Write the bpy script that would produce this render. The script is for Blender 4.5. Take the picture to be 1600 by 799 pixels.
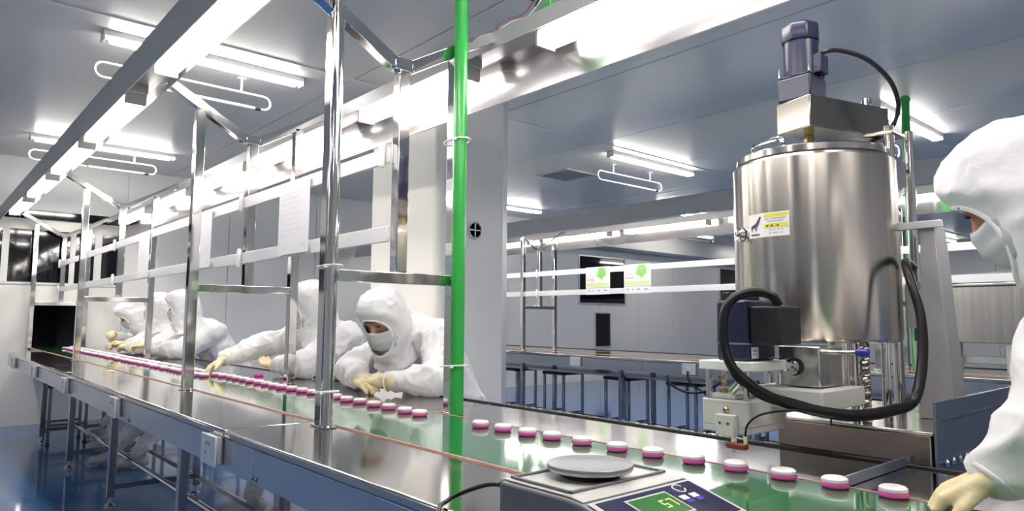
import bpy, bmesh, math, random
from math import sin, cos, pi, radians
from mathutils import Vector, Matrix, noise
random.seed(7)
for o in list(bpy.data.objects): bpy.data.objects.remove(o)
SC = bpy.context.scene
COL = SC.collection

# ------------------------------------------------------------------ camera, world, exposure
def make_camera():
    cd = bpy.data.cameras.new('camera'); co = bpy.data.objects.new('camera', cd); COL.objects.link(co)
    yaw, pit, rol = 0.853, 0.0925, 0.0065
    r = Vector((cos(yaw), sin(yaw), 0)); f = Vector((-sin(yaw)*cos(pit), cos(yaw)*cos(pit), sin(pit)))
    u = r.cross(f)
    r2 = r*cos(rol)+u*sin(rol); u2 = -r*sin(rol)+u*cos(rol)
    m = Matrix((r2, u2, -f)).transposed().to_4x4(); m.translation = Vector((1.996, -0.984, 1.116))
    co.matrix_world = m
    cd.sensor_fit = 'HORIZONTAL'; cd.sensor_width = 36; cd.lens = 1081.3/1600*36; cd.clip_start = .02
    SC.camera = co
make_camera()
w = bpy.data.worlds.new('room_air'); SC.world = w; w.use_nodes = True
w.node_tree.nodes['Background'].inputs[0].default_value = (.75, .85, 1, 1)
w.node_tree.nodes['Background'].inputs[1].default_value = .25
SC.view_settings.view_transform = 'Standard'; SC.view_settings.look = 'None'
SC.view_settings.gamma = 1; SC.view_settings.use_curve_mapping = False
SC.view_settings.exposure = 0.75
LINE_TUBE = 15.0      # emission of the tubes over the lines
CEIL_TUBE = 27.0      # emission of the tubes on the ceiling

# ------------------------------------------------------------------ materials
MATS = {}
def mat(name, col, rough=.5, metal=0., emit=None, es=0., spec=.5, noise_s=None, noise_a=.0, bump=0., bump_s=40., aniso=None, coat=0., sheen=0., rn=0.):
    m = bpy.data.materials.new(name); m.use_nodes = True
    nt = m.node_tree; b = nt.nodes['Principled BSDF']
    c = (col[0], col[1], col[2], 1)
    b.inputs['Base Color'].default_value = c; b.inputs['Roughness'].default_value = rough
    b.inputs['Metallic'].default_value = metal; b.inputs['Specular IOR Level'].default_value = spec
    if coat: b.inputs['Coat Weight'].default_value = coat; b.inputs['Coat Roughness'].default_value = .06
    if sheen: b.inputs['Sheen Weight'].default_value = sheen
    if emit: b.inputs['Emission Color'].default_value = (*emit, 1); b.inputs['Emission Strength'].default_value = es
    if noise_s or bump or rn:
        tc = nt.nodes.new('ShaderNodeTexCoord'); mp = nt.nodes.new('ShaderNodeMapping')
        nt.links.new(tc.outputs['Object'], mp.inputs['Vector'])
        if aniso: mp.inputs['Scale'].default_value = aniso
        nz = nt.nodes.new('ShaderNodeTexNoise'); nz.inputs['Scale'].default_value = noise_s or bump_s; nz.inputs['Detail'].default_value = 4
        nt.links.new(mp.outputs[0], nz.inputs['Vector'])
        if noise_a:
            mx = nt.nodes.new('ShaderNodeMixRGB'); mx.blend_type = 'MULTIPLY'; mx.inputs[0].default_value = 1
            cr = nt.nodes.new('ShaderNodeValToRGB'); cr.color_ramp.elements[0].color = (1-noise_a, 1-noise_a, 1-noise_a, 1); cr.color_ramp.elements[0].position = .3
            cr.color_ramp.elements[1].color = (1, 1, 1, 1); cr.color_ramp.elements[1].position = .7
            nt.links.new(nz.outputs['Fac'], cr.inputs[0]); mx.inputs[1].default_value = c
            nt.links.new(cr.outputs[0], mx.inputs[2]); nt.links.new(mx.outputs[0], b.inputs['Base Color'])
        if rn:
            mr = nt.nodes.new('ShaderNodeMapRange'); mr.inputs['To Min'].default_value = max(.02, rough-rn); mr.inputs['To Max'].default_value = rough+rn
            nt.links.new(nz.outputs['Fac'], mr.inputs['Value']); nt.links.new(mr.outputs[0], b.inputs['Roughness'])
        if bump:
            nb = nt.nodes.new('ShaderNodeTexNoise'); nb.inputs['Scale'].default_value = bump_s; nb.inputs['Detail'].default_value = 3
            nt.links.new(mp.outputs[0], nb.inputs['Vector'])
            bp = nt.nodes.new('ShaderNodeBump'); bp.inputs['Strength'].default_value = bump; bp.inputs['Distance'].default_value = .01
            nt.links.new(nb.outputs['Fac'], bp.inputs['Height']); nt.links.new(bp.outputs[0], b.inputs['Normal'])
    MATS[name] = m; return m
def tank_steel(name, col, rough):
    m = mat(name, col, rough, 1., noise_s=3, noise_a=.18, aniso=(8, 8, .05)); nt = m.node_tree; b = nt.nodes['Principled BSDF']  # vertical streaks in the base colour imitate reflected bands
    b.inputs['Anisotropic'].default_value = .9; b.inputs['Anisotropic Rotation'].default_value = .25
    t = nt.nodes.new('ShaderNodeTangent'); t.direction_type = 'RADIAL'; t.axis = 'Z'; nt.links.new(t.outputs[0], b.inputs['Tangent'])
mat('floor_epoxy', (.05, .18, .45), .12, noise_s=1.5, noise_a=.12, rn=.04, coat=.3)
mat('panel_white', (.76, .75, .725), .38, noise_s=.8, noise_a=.05)
mat('panel_ceiling', (.68, .66, .635), .30, noise_s=.7, noise_a=.06, rn=.05)
mat('seam_grey', (.30, .31, .33), .5)
mat('wall_cream', (.80, .78, .73), .45, noise_s=1.2, noise_a=.04)
mat('frame_alu', (.62, .63, .64), .35, .6)
mat('dark_glass', (.006, .006, .008), .04, spec=.6, noise_s=2, noise_a=.1)
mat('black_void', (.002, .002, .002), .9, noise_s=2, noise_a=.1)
mat('chrome', (.72, .71, .69), .07, 1., bump=.03, bump_s=6, rn=.03)
mat('steel_sheet', (.55, .53, .51), .10, 1., noise_s=5, noise_a=.08, bump=.012, bump_s=4, rn=.05)
mat('steel_apron', (.52, .55, .60), .22, .9, noise_s=3, noise_a=.06, rn=.05)
mat('steel_brushed', (.72, .69, .64), .17, 1., noise_s=4, noise_a=.25, aniso=(9, 9, .12), rn=.07, bump=.03, bump_s=4)
tank_steel('tank_steel', (.66, .61, .55), .23)
mat('steel_dark', (.40, .37, .33), .22, 1., noise_s=8, noise_a=.15)
mat('leg_steel', (.42, .43, .46), .2, 1., noise_s=6, noise_a=.1)
mat('trough_paint', (.45, .44, .44), .32, .35, noise_s=4, noise_a=.06)
mat('reflector', (.60, .58, .58), .16, 1., noise_s=4, noise_a=.04)
mat('rail_white', (.80, .79, .79), .35, noise_s=4, noise_a=.05)
mat('belt_green', (.012, .16, .05), .07, spec=.75, noise_s=3, noise_a=.15, coat=.6)
mat('edge_red', (.72, .40, .33), .4, noise_s=20, noise_a=.2)
mat('rubber_black', (.012, .012, .014), .45, noise_s=20, noise_a=.2)
mat('cable_black', (.005, .005, .006), .33, spec=.35, noise_s=30, noise_a=.2)
mat('pipe_green', (.03, .36, .06), .28, noise_s=4, noise_a=.1)
mat('plastic_white', (.82, .82, .82), .35, noise_s=20, noise_a=.03)
mat('jar_pink', (.80, .09, .42), .22, noise_s=20, noise_a=.05, coat=.4)
mat('jar_lid', (.86, .83, .84), .28, noise_s=20, noise_a=.03, coat=.3)
mat('coverall', (.82, .81, .82), .75, sheen=.2, noise_s=9, noise_a=.05, bump=.5, bump_s=16)
mat('glove_latex', (.84, .70, .42), .5, noise_s=25, noise_a=.12, bump=.15, bump_s=60)
mat('skin', (.55, .27, .16), .5, noise_s=20, noise_a=.1)
mat('mask_cloth', (.50, .52, .55), .8, noise_s=40, noise_a=.06)
mat('hair_dark', (.012, .009, .008), .5, noise_s=40, noise_a=.2)
mat('motor_navy', (.016, .020, .055), .32, noise_s=20, noise_a=.1)
mat('motor_black', (.014, .014, .016), .4, noise_s=20, noise_a=.1)
mat('machine_grey', (.58, .58, .55), .42, noise_s=5, noise_a=.06)
mat('machine_post', (.36, .36, .36), .4, .2, noise_s=5, noise_a=.06)
mat('machine_blue', (.16, .19, .25), .3, .5, noise_s=4, noise_a=.08)
mat('scale_grey', (.20, .20, .21), .4, noise_s=20, noise_a=.06)
mat('scale_light', (.55, .54, .52), .35, noise_s=20, noise_a=.05)
mat('pan_steel', (.40, .40, .42), .33, .85, noise_s=10, noise_a=.08)
mat('ink_faint', (.66, .66, .69), .6)
mat('scale_panel', (.02, .025, .07), .2, noise_s=20, noise_a=.1)
mat('scale_blue', (.05, .06, .45), .3, noise_s=20, noise_a=.1)
mat('lcd', (.04, .13, .04), .15, emit=(.06, .35, .06), es=.12, noise_s=10, noise_a=.1)
mat('lcd_digit', (.6, .8, .1), .3, emit=(.7, .9, .15), es=.5)
mat('paper', (.84, .83, .84), .7, noise_s=10, noise_a=.03)
mat('ink', (.05, .05, .07), .6)
mat('ink_grey', (.40, .40, .44), .6)
mat('sign_yellow', (.75, .72, .05), .5)
mat('poster_green', (.25, .62, .10), .5)
mat('poster_lime', (.68, .78, .35), .5)
mat('poster_pink', (.85, .45, .35), .5)
mat('blue_handle', (.02, .03, .35), .35)
mat('red_part', (.25, .03, .02), .4, noise_s=20, noise_a=.2)
mat('brass', (.55, .40, .18), .25, 1.)
mat('shoe_white', (.62, .62, .60), .6, noise_s=12, noise_a=.12, bump=.3, bump_s=30)
mat('sock_black', (.015, .015, .015), .8)
mat('wire_red', (.35, .10, .12), .4)
mat('line_tube', (.9, .9, .9), .4, emit=(1, .95, .90), es=LINE_TUBE)
mat('ceil_tube', (.9, .9, .9), .4, emit=(1, .97, .92), es=CEIL_TUBE)

# ------------------------------------------------------------------ mesh builder
class MB:
    def __init__(s): s.v = []; s.f = []; s.mi = []; s.cur = 0
    def add(s, vs, fs, M=None):
        n = len(s.v)
        s.v += [tuple(M @ Vector(p)) if M else tuple(p) for p in vs]
        s.f += [tuple(i+n for i in f) for f in fs]; s.mi += [s.cur]*len(fs)
        return s
    def box(s, x0, x1, y0, y1, z0, z1, M=None):
        v = [(x0,y0,z0),(x1,y0,z0),(x1,y1,z0),(x0,y1,z0),(x0,y0,z1),(x1,y0,z1),(x1,y1,z1),(x0,y1,z1)]
        return s.add(v, [(0,3,2,1),(4,5,6,7),(0,1,5,4),(1,2,6,5),(2,3,7,6),(3,0,4,7)], M)
    def bar(s, a, b, wx, wz, up=(0,0,1)):
        a = Vector(a); b = Vector(b); d = (b-a); L = d.length; d.normalize(); up = Vector(up)
        if abs(d.dot(up)) > .97: up = Vector((0,1,0))
        x = d.cross(up).normalized(); z = x.cross(d)
        M = Matrix((x, d, z)).transposed().to_4x4(); M.translation = a
        return s.box(-wx/2, wx/2, 0, L, -wz/2, wz/2, M)
    def prism(s, poly, axis, a, b):
        n = len(poly)
        def P(q, t): return (t, q[0], q[1]) if axis == 'x' else (q[0], t, q[1]) if axis == 'y' else (q[0], q[1], t)
        v = [P(q, a) for q in poly]+[P(q, b) for q in poly]
        return s.add(v, [tuple(range(n))[::-1], tuple(range(n, 2*n))]+[(i, (i+1) % n, (i+1) % n+n, i+n) for i in range(n)])
    def tube(s, pts, r, n=10, cap=True):
        pts = [Vector(p) for p in pts]; rs = r if isinstance(r, (list, tuple)) else [r]*len(pts)
        up = Vector((0,0,1)); base = len(s.v); vs = []; fs = []
        prev = None
        for i, p in enumerate(pts):
            t = (pts[min(i+1, len(pts)-1)]-pts[max(i-1, 0)]).normalized()
            if prev is None: x = t.cross(Vector((0,0,1)) if abs(t.z) < .9 else Vector((0,1,0))).normalized()
            else: x = (prev-t*prev.dot(t)).normalized()
            prev = x; y = t.cross(x)
            for k in range(n):
                a = 2*pi*k/n; vs.append(p+(x*cos(a)+y*sin(a))*rs[i])
        m = len(pts)
        for i in range(m-1):
            for k in range(n): fs.append((i*n+k, i*n+(k+1) % n, (i+1)*n+(k+1) % n, (i+1)*n+k))
        if cap: fs.append(tuple(range(n))[::-1]); fs.append(tuple((m-1)*n+k for k in range(n)))
        return s.add(vs, fs)
    def lathe(s, prof, c=(0,0,0), n=32, M=None):
        vs = []; fs = []; m = len(prof)
        for (r, z) in prof:
            for k in range(n): a = 2*pi*k/n; vs.append((c[0]+r*cos(a), c[1]+r*sin(a), c[2]+z))
        for i in range(m-1):
            for k in range(n): fs.append((i*n+k, i*n+(k+1) % n, (i+1)*n+(k+1) % n, (i+1)*n+k))
        fs.append(tuple(range(n))[::-1]); fs.append(tuple((m-1)*n+k for k in range(n)))
        return s.add(vs, fs, M)
    def capsule(s, a, b, ra, rb, n=12, h=4):
        a = Vector(a); b = Vector(b); d = b-a
        L = d.length; d = d.normalized() if L > 1e-6 else Vector((0,0,1))
        x = d.cross(Vector((0,0,1)) if abs(d.z) < .9 else Vector((0,1,0))).normalized(); y = d.cross(x)
        rings = [(-ra*cos(pi/2*i/h), ra*sin(pi/2*i/h)) for i in range(h+1)]+[(L+rb*sin(pi/2*i/h), rb*cos(pi/2*i/h)) for i in range(h+1)]
        vs = []; fs = []
        rings[0] = (rings[0][0], ra*.05); rings[-1] = (rings[-1][0], rb*.05)
        for (t, r) in rings:
            for k in range(n): q = 2*pi*k/n; vs.append(a+d*t+(x*cos(q)+y*sin(q))*r)
        m = len(rings)
        for i in range(m-1):
            for k in range(n): fs.append((i*n+k, i*n+(k+1) % n, (i+1)*n+(k+1) % n, (i+1)*n+k))
        fs.append(tuple(range(n))[::-1]); fs.append(tuple((m-1)*n+k for k in range(n)))
        return s.add(vs, fs)
    def ellipsoid(s, c, rx, ry, rz, M=None, n=20, m=12):
        prof = [(sin(pi*i/m) if 0 < i < m else .02, -cos(pi*i/m)) for i in range(m+1)]
        T = Matrix.Translation(Vector(c)) @ Matrix.Diagonal((rx, ry, rz, 1))
        return s.lathe(prof, (0,0,0), n, (M @ T) if M else T)
    def mesh(s, name):
        me = bpy.data.meshes.new(name); me.from_pydata(s.v, [], s.f)
        if any(s.mi): me.polygons.foreach_set('material_index', s.mi)
        bm = bmesh.new(); bm.from_mesh(me); bmesh.ops.recalc_face_normals(bm, faces=bm.faces); bm.to_mesh(me); bm.free()
        me.update(); return me
    def build(s, name, m, parent=None, bevel=0., seg=2, smooth=35, props=None):
        me = s.mesh(name)
        ms = m if isinstance(m, (list, tuple)) else [m]
        for q in ms: me.materials.append(MATS[q])
        return link(name, me, parent, bevel, seg, smooth)
def link(name, me, parent=None, bevel=0., seg=2, smooth=35):
    if smooth:
        me.polygons.foreach_set('use_smooth', [True]*len(me.polygons)); me.set_sharp_from_angle(angle=radians(smooth))
    o = bpy.data.objects.new(name, me); COL.objects.link(o)
    if parent:
        o.parent = parent; o.matrix_parent_inverse = Matrix.Translation(-Vector(parent.location))
    if bevel:
        b = o.modifiers.new('edge', 'BEVEL'); b.width = bevel; b.segments = seg; b.limit_method = 'ANGLE'; b.angle_limit = radians(40)
    return o
def tag(o, label, cat, group=None, kind=None):
    if label: o['label'] = label
    if cat: o['category'] = cat
    if group: o['group'] = group
    if kind: o['kind'] = kind
    return o
def thing(name, loc, label, cat, group=None, kind=None):
    o = bpy.data.objects.new(name, None); o.empty_display_size = .05; COL.objects.link(o); o.location = loc
    return tag(o, label, cat, group, kind)
def struct(o): o['kind'] = 'structure'; return o
def dup(src, delta, label=None):
    """copy of a thing with its parts and sub-parts, moved by delta"""
    def rec(o, par):
        c = o.copy(); COL.objects.link(c)
        if par: c.parent = par
        for ch in o.children: rec(ch, c)
        return c
    c = rec(src, None); c.location = Vector(src.location)+Vector(delta)
    if label: c['label'] = label
    return c
def ordinal(n):
    if 10 <= n % 100 <= 20: return '%dth' % n
    return '%d%s' % (n, {1: 'st', 2: 'nd', 3: 'rd'}.get(n % 10, 'th'))
ORD = ['first', 'second', 'third', 'fourth', 'fifth', 'sixth', 'seventh', 'eighth', 'ninth', 'tenth']
def spline(pts, k=6):
    P = [Vector(p) for p in pts]; P = [P[0]*2-P[1]]+P+[P[-1]*2-P[-2]]; out = []
    for i in range(1, len(P)-2):
        a, b, c, d = P[i-1:i+3]
        for j in range(k):
            t = j/k
            out.append(.5*((2*b)+(c-a)*t+(2*a-5*b+4*c-d)*t*t+(3*b-a-3*c+d)*t**3))
    out.append(P[-2]); return out

# ------------------------------------------------------------------ room
XW, XE, YN, YF, ZC = -6.79, 5.2, -6.2, 16.0, 2.79
struct(MB().box(XW, XE, YN, YF, -.1, 0).build('floor', 'floor_epoxy', smooth=0))
# ceiling of sandwich panels, joints recessed
ce = struct(MB().box(XW, XE, YN, YF, ZC+.03, ZC+.1).build('ceiling', 'seam_grey', smooth=0))
ys = [YN]+[2.565+1.28*k for k in range(-6, 11)]+[YF]; xs = [XW, -2.3, 2.2, XE]
for i in range(len(xs)-1):
    for j in range(len(ys)-1):
        if ys[j+1]-ys[j] < .05: continue
        MB().box(xs[i]+.004, xs[i+1]-.004, ys[j]+.004, ys[j+1]-.004, ZC, ZC+.03).build('panel', 'panel_ceiling', ce, .003, 1, 0)
for x in xs[1:-1]: MB().box(x-.02, x+.02, YN, YF, ZC-.006, ZC-.001).build('joint_strip', 'panel_white', ce, smooth=0)
# far wall
wf = struct(MB().box(XW-.12, XW-.02, .85, YF, 0, ZC).build('wall_far', 'seam_grey', smooth=0))
y = .85; 
while y < YF:
    y1 = min(y+1.15, YF); MB().box(XW-.02, XW, y+.003, y1-.003, 0, ZC).build('panel', 'panel_white', wf, .003, 1, 0); y = y1
def wbox(name, y0, y1, z0, z1, m, x0=XW-.12, x1=XW, b=0.): return MB().box(x0, x1, y0, y1, z0, z1).build(name, m, wf, b, 1, 0)
wbox('low_panel', YN, .005, 0, 1.45, 'wall_cream'); wbox('low_panel', .455, .85, 0, 1.45, 'wall_cream')
wbox('low_panel', .005, .455, 0, .74, 'wall_cream'); wbox('low_panel', .005, .455, 1.24, 1.45, 'wall_cream')
wbox('sill', YN, .85, 1.45, 1.475, 'wall_cream', XW-.12, XW+.015, .004)
wbox('band', YN, .85, 2.03, 2.14, 'wall_cream'); wbox('top_panel', YN, .85, 2.24, ZC, 'panel_white')
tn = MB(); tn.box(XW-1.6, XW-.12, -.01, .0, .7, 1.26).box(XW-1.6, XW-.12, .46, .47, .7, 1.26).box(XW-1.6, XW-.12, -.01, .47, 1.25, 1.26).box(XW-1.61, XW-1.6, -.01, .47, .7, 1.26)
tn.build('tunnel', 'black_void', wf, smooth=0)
om = MB(); om.box(XW, XW+.012, -.015, .005, .79, 1.26).box(XW, XW+.012, .455, .475, .79, 1.26).box(XW, XW+.012, -.015, .475, 1.24, 1.26); om.build('opening_trim', 'frame_alu', wf, smooth=0)
def window(n, y0, y1, z0, z1, mull=(), fr='frame_alu', fw=.03):
    o = thing('window_%d' % n, (XW, (y0+y1)/2, z0), None, None, None, 'structure')
    MB().box(XW-.03, XW+.004, y0, y1, z0, z1).build('pane', 'dark_glass', o, smooth=0)
    f = MB(); f.box(XW-.03, XW+.02, y0-fw, y0, z0-fw, z1+fw).box(XW-.03, XW+.02, y1, y1+fw, z0-fw, z1+fw).box(XW-.03, XW+.02, y0, y1, z0-fw, z0).box(XW-.03, XW+.02, y0, y1, z1, z1+fw)
    f.build('window_frame', fr, o, .003, 1, 0)
    for (a, b) in mull: MB().box(XW-.02, XW+.012, a, b, z0, z1).build('mullion', 'panel_white', o, smooth=0)
window(1, -3.4, .82, 1.477, 2.028, [(-2.4, -2.34), (-1.3, -1.24), (-.28, -.22), (.32, .37), (.55, .62)], 'wall_cream', .002)
window(2, -3.4, .82, 2.142, 2.238, (), 'wall_cream', .002)
window(3, 8.34, 9.62, 1.44, 2.30); window(4, 8.77, 9.18, .63, 1.24, (), 'frame_alu', .025); window(5, 13.0, 14.2, 1.41, 2.31)
struct(MB().box(XW, XW+.42, 5.2, YF, 2.47, ZC-.002).build('trim_1', 'panel_ceiling', smooth=0))
bb = MB().box(XW, XW+.012, .85, YF, 0, .08).build('baseboard_far', 'panel_white', smooth=0); struct(bb)
# back wall, front wall, side wall (behind the camera)
wb = struct(MB().box(XW, XE, YF+.02, YF+.12, 0, ZC).build('wall_back', 'seam_grey', smooth=0))
x = XW
while x < XE-.01:
    x1 = min(x+1.15, XE); MB().box(x+.003, x1-.003, YF, YF+.02, 0, ZC).build('panel', 'panel_white', wb, .003, 1, 0); x = x1
o = thing('window_6', (-2, YF, 1.9), None, None, None, 'structure')
MB().box(-4.4, 3.5, YF-.006, YF-.001, 1.80, 2.14).build('pane', 'dark_glass', o, smooth=0)
f = MB(); f.box(-4.45, -4.4, YF-.02, YF-.001, 1.77, 2.17).box(3.5, 3.55, YF-.02, YF-.001, 1.77, 2.17).box(-4.4, 3.5, YF-.02, YF-.001, 1.77, 1.80).box(-4.4, 3.5, YF-.02, YF-.001, 2.14, 2.17); f.build('window_frame', 'frame_alu', o, smooth=0)
struct(MB().box(XW, XE, YN-.1, YN, 0, ZC).build('wall_front', 'panel_white', smooth=0))
struct(MB().box(XE, XE+.1, YN, YF, 0, ZC).build('wall_right', 'panel_white', smooth=0))
# boxed-in column behind the workers
cx0, cx1, cy0, cy1 = -2.38, -1.568, 1.5, 2.08
col = struct(MB().box(cx0+.02, cx1-.02, cy0+.02, cy1-.02, 0, ZC-.004).build('wall_column', 'seam_grey', smooth=0))
MB().box(cx0, cx1-.045, cy0, cy0+.02, 0, ZC-.004).build('panel', 'wall_cream', col, smooth=0)
MB().box(cx1-.02, cx1, cy0+.045, cy1-.04, 0, ZC-.004).build('panel', 'panel_white', col, smooth=0)
MB().lathe([(.05, 0), (.05, ZC-.01)], (cx1-.05, cy0+.05, 0), 24).build('corner_cove', 'wall_cream', col)
MB().box(cx1-.02, cx1+.004, cy1-.04, cy1, 0, ZC-.004).build('edge_trim', 'frame_alu', col, .003, 1, 0)
em = thing('round_vent', (cx1, 1.80, 1.69), 'small round grey vent disc on the column beside the green pipe', 'vent')
R = Matrix.Translation((cx1+.001, 1.80, 1.70)) @ Matrix.Rotation(pi/2, 4, 'Y')
MB().lathe([(.052, 0), (.06, .002), (.06, .012), (.05, .014), (.048, .004)], n=32, M=R).build('ring', 'frame_alu', em)
MB().lathe([(.047, 0), (.047, .004)], n=32, M=R).build('disc', 'scale_grey', em)
MB().box(-.004, .004, -.045, .045, .004, .009, R).box(-.045, .045, -.003, .003, .004, .009, R).build('cross_bars', 'plastic_white', em)

# ------------------------------------------------------------------ ceiling fittings
def ceiling_light(x, y0, y1, label):
    o = thing('ceiling_light', (x, (y0+y1)/2, ZC-.06), label, 'ceiling light', 'tube lights on the ceiling')
    MB().prism([(x-.05, ZC-.001), (x+.05, ZC-.001), (x+.035, ZC-.035), (x-.035, ZC-.035)], 'y', y0, y1).build('housing', 'plastic_white', o, .004, 1)
    MB().prism([(x-.034, ZC-.036), (x+.034, ZC-.036), (x+.03, ZC-.062), (x-.03, ZC-.062)], 'y', y0+.03, y1-.03).build('tube', 'ceil_tube', o, .008, 2)
    for a in (y0-.012, y1): MB().box(x-.045, x+.045, a, a+.012, ZC-.06, ZC-.001).build('end_cap', 'frame_alu', o, .002, 1)
ceiling_light(-2.54, -.21, 1.0, 'twin-bright tube light on the ceiling at upper left, nearest one')
ceiling_light(-5.6, -.22, 1.0, 'ceiling tube light at left, farther one near the far wall')
ceiling_light(-2.45, 4.19, 5.55, 'ceiling tube light right of the column beside the square vent')
ceiling_light(-.07, 4.49, 5.85, 'ceiling tube light behind the tank motor cable at upper right')
ceiling_light(-5.6, 5.0, 6.2, 'small far ceiling tube light just right of the column edge')
ceiling_light(-2.6, 13.6, 14.9, 'tiny distant ceiling tube light left of the nearest worker')
for (x, y, l) in ((.7, -.2, 'ceiling tube light above the near end of the line'), (2.9, 4.4, 'ceiling tube light beyond the right edge'), (-5.6, 9.6, 'distant ceiling tube light over the windows'), (3.4, -.2, 'ceiling tube light behind the camera'), (.2, 9.6, 'distant ceiling tube light behind the second line'), (-2.5, 9.6, 'added fill tube light on the far ceiling, hidden behind the tank'), (-4.2, 7.2, 'added fill tube light above the windows behind the posters'), (-5.6, 13.4, 'added fill tube light in the far right ceiling corner'), (-5.6, -4.6, 'added unseen fill light in front of the line at far left'), (-2.54, -4.6, 'added unseen fill light in front of the line at left'), (.7, -4.6, 'added unseen fill light to the left of the camera'), (3.4, -4.6, 'added unseen fill light behind the camera by the front wall')):  # far three and front row are added fill lamps; near pair evens light
    ceiling_light(x, y, y+1.25, l)
def hook_rail(x, y0, y1, label):
    o = thing('hanging_rod_loop', (x, (y0+y1)/2, ZC), label, 'hanging rod', 'white rod loops hung under the ceiling')
    zt, zb = ZC-.105, ZC-.20; r = (zt-zb)/2; zc = (zt+zb)/2
    p = [(x, y0+.42, zb), (x, y0, zb)]+[(x, y0-r*sin(a), zc-r*cos(a)) for a in [pi*i/8 for i in range(1, 8)]]+[(x, y0, zt), (x, y1, zt)]
    p += [(x, y1+r*sin(a), zc+r*cos(a)) for a in [pi*i/8 for i in range(1, 8)]]+[(x, y1, zb), (x, y1-.02, zb)]
    MB().tube(p, .008, 8).build('rod', 'plastic_white', o)
    MB().tube([(x, y0+.44, zb), (x, y1-.06, zb)], .011, 8).build('lower_tube', 'rail_white', o)
    MB().tube([(x, y1-.062, zb), (x, y1-.022, zb)], .013, 8).build('connector', 'rubber_black', o)
    for yy in (y0+.2, y1-.16):
        MB().lathe([(.03, 0), (.03, .008), (.008, .012)], (x, yy, ZC-.014), 16, Matrix.Identity(4)).tube([(x, yy, zt), (x, yy, ZC-.01)], .008, 8).build('stem', 'plastic_white', o)
hook_rail(-2.79, -.16, .84, 'white rod loop hanging under the ceiling at upper left, nearest one')
hook_rail(-5.79, -.16, .84, 'white rod loop hanging at left near the far wall')
hook_rail(-2.79, 4.43, 5.42, 'white rod loop hanging to the right of the square ceiling vent')
hook_rail(-.32, 4.6, 5.6, 'white rod loop hanging just behind the tank')
hook_rail(-5.3, 9.4, 10.4, 'white rod loop hanging far behind the second line lights')
v = thing('ceiling_vent', (-3.5, 4.65, ZC), 'square grey slatted vent in the ceiling right of the column', 'ceiling vent')
fr = MB()
for (a, b, c, d) in ((-3.79, -3.28, 4.42, 4.45), (-3.79, -3.28, 4.89, 4.92), (-3.79, -3.76, 4.45, 4.89), (-3.31, -3.28, 4.45, 4.89)): fr.box(a, b, c, d, ZC-.012, ZC-.001)
fr.build('frame', 'frame_alu', v, smooth=0)
for k in range(11): MB().box(-3.755, -3.315, 4.462+k*.039, 4.476+k*.039, ZC-.010, ZC-.002).build('slat', 'seam_grey', v, smooth=0)

# ------------------------------------------------------------------ conveyor lines
ST = 1.363
HT = .79
def line_table(dY, x0, xb0, x1, seam0, leg0, label):
    o = thing('conveyor_table', ((x0+x1)/2, dY+.24, 0), label, 'conveyor table')
    def sheets(name, xa, xb, ya, yb, za, zb, m, step, off, bev):
        xs_ = [xa]; k = math.ceil((xa-off)/step+.02)
        while off+k*step < xb-.05: xs_.append(off+k*step); k += 1
        xs_.append(xb)
        for a, b in zip(xs_[:-1], xs_[1:]): MB().box(a+.0008, b-.0008, dY+ya, dY+yb, za, zb).build(name, m, o, bev, 2, 0 if not bev else 35)
    sheets('front_shelf', x0, x1, -.263, .020, HT-.024, HT, 'steel_sheet', 2*ST, seam0, .006)
    sheets('back_shelf', xb0, x1, .435, .749, HT-.024, HT, 'steel_sheet', 2*ST, seam0, .004)
    MB().box(xb0-.06, x1, dY+.032, dY+.423, HT-.004, HT+.0025).build('belt', 'belt_green', o, smooth=0)
    MB().box(xb0, x1, dY+.02, dY+.435, HT-.06, HT-.004).build('belt_bed', 'steel_dark', o, smooth=0)
    for (a, b) in ((.0215, .0262), (.4288, .4335)): MB().box(xb0, x1, dY+a, dY+b, HT-.003, HT+.004).build('edge_strip', 'edge_red', o, smooth=0)
    MB().box(xb0, x1, dY+.750, dY+.760, HT-.02, HT+.006).build('rubber_edge', 'rubber_black', o, .002, 1)
    sheets('front_apron', x0, x1, -.257, -.247, .676, HT-.025, 'steel_apron', ST, seam0+.22, .0015)
    sheets('back_apron', xb0, x1, .737, .747, .676, HT-.025, 'steel_apron', ST, seam0+.22, .0015)
    k = math.ceil((x0-leg0)/ST)
    xs_ = []
    while leg0+k*ST < x1: xs_.append(leg0+k*ST); k += 1
    bolts = []
    for xx in xs_:
        for yy in (0., .48):
            lg = MB().box(xx-.02, xx+.02, dY+yy-.02, dY+yy+.02, .055, HT-.061).build('leg', 'leg_steel', o, .003, 1)
            MB().lathe([(.028, 0), (.028, .008), (.012, .022), (.008, .024), (.008, .056)], (xx, dY+yy, 0), 14).build('foot', 'chrome', lg)
        MB().box(xx-.015, xx+.015, dY+.02, dY+.46, .10, .13).build('cross_stretcher', 'leg_steel', o, .002, 1)
        MB().box(xx-.015, xx+.015, dY-.247, dY+.737, HT-.055, HT-.026).build('top_bearer', 'leg_steel', o, .002, 1)
    MB().tube([(x0+.1, dY+.24, .147), (x1-.1, dY+.24, .147)], .016, 10).build('footrest', 'chrome', o)
    MB().box(x0+.1, x1-.1, dY+.462, dY+.4775, .103, .127).build('long_stretcher', 'leg_steel', o, smooth=0)
    MB().box(x0, x1, dY+.02, dY+.46, .588, .608).build('return_tray', 'steel_apron', o, smooth=0)
    return o
line_table(0, -5.75, XW+.02, 2.3, -.1, 0., 'long stainless conveyor table with green belt in the foreground')
line_table(4.064, -6.3, -6.6, 4.2, -.64, -.87, 'second stainless conveyor table in the background beyond the column')

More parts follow.
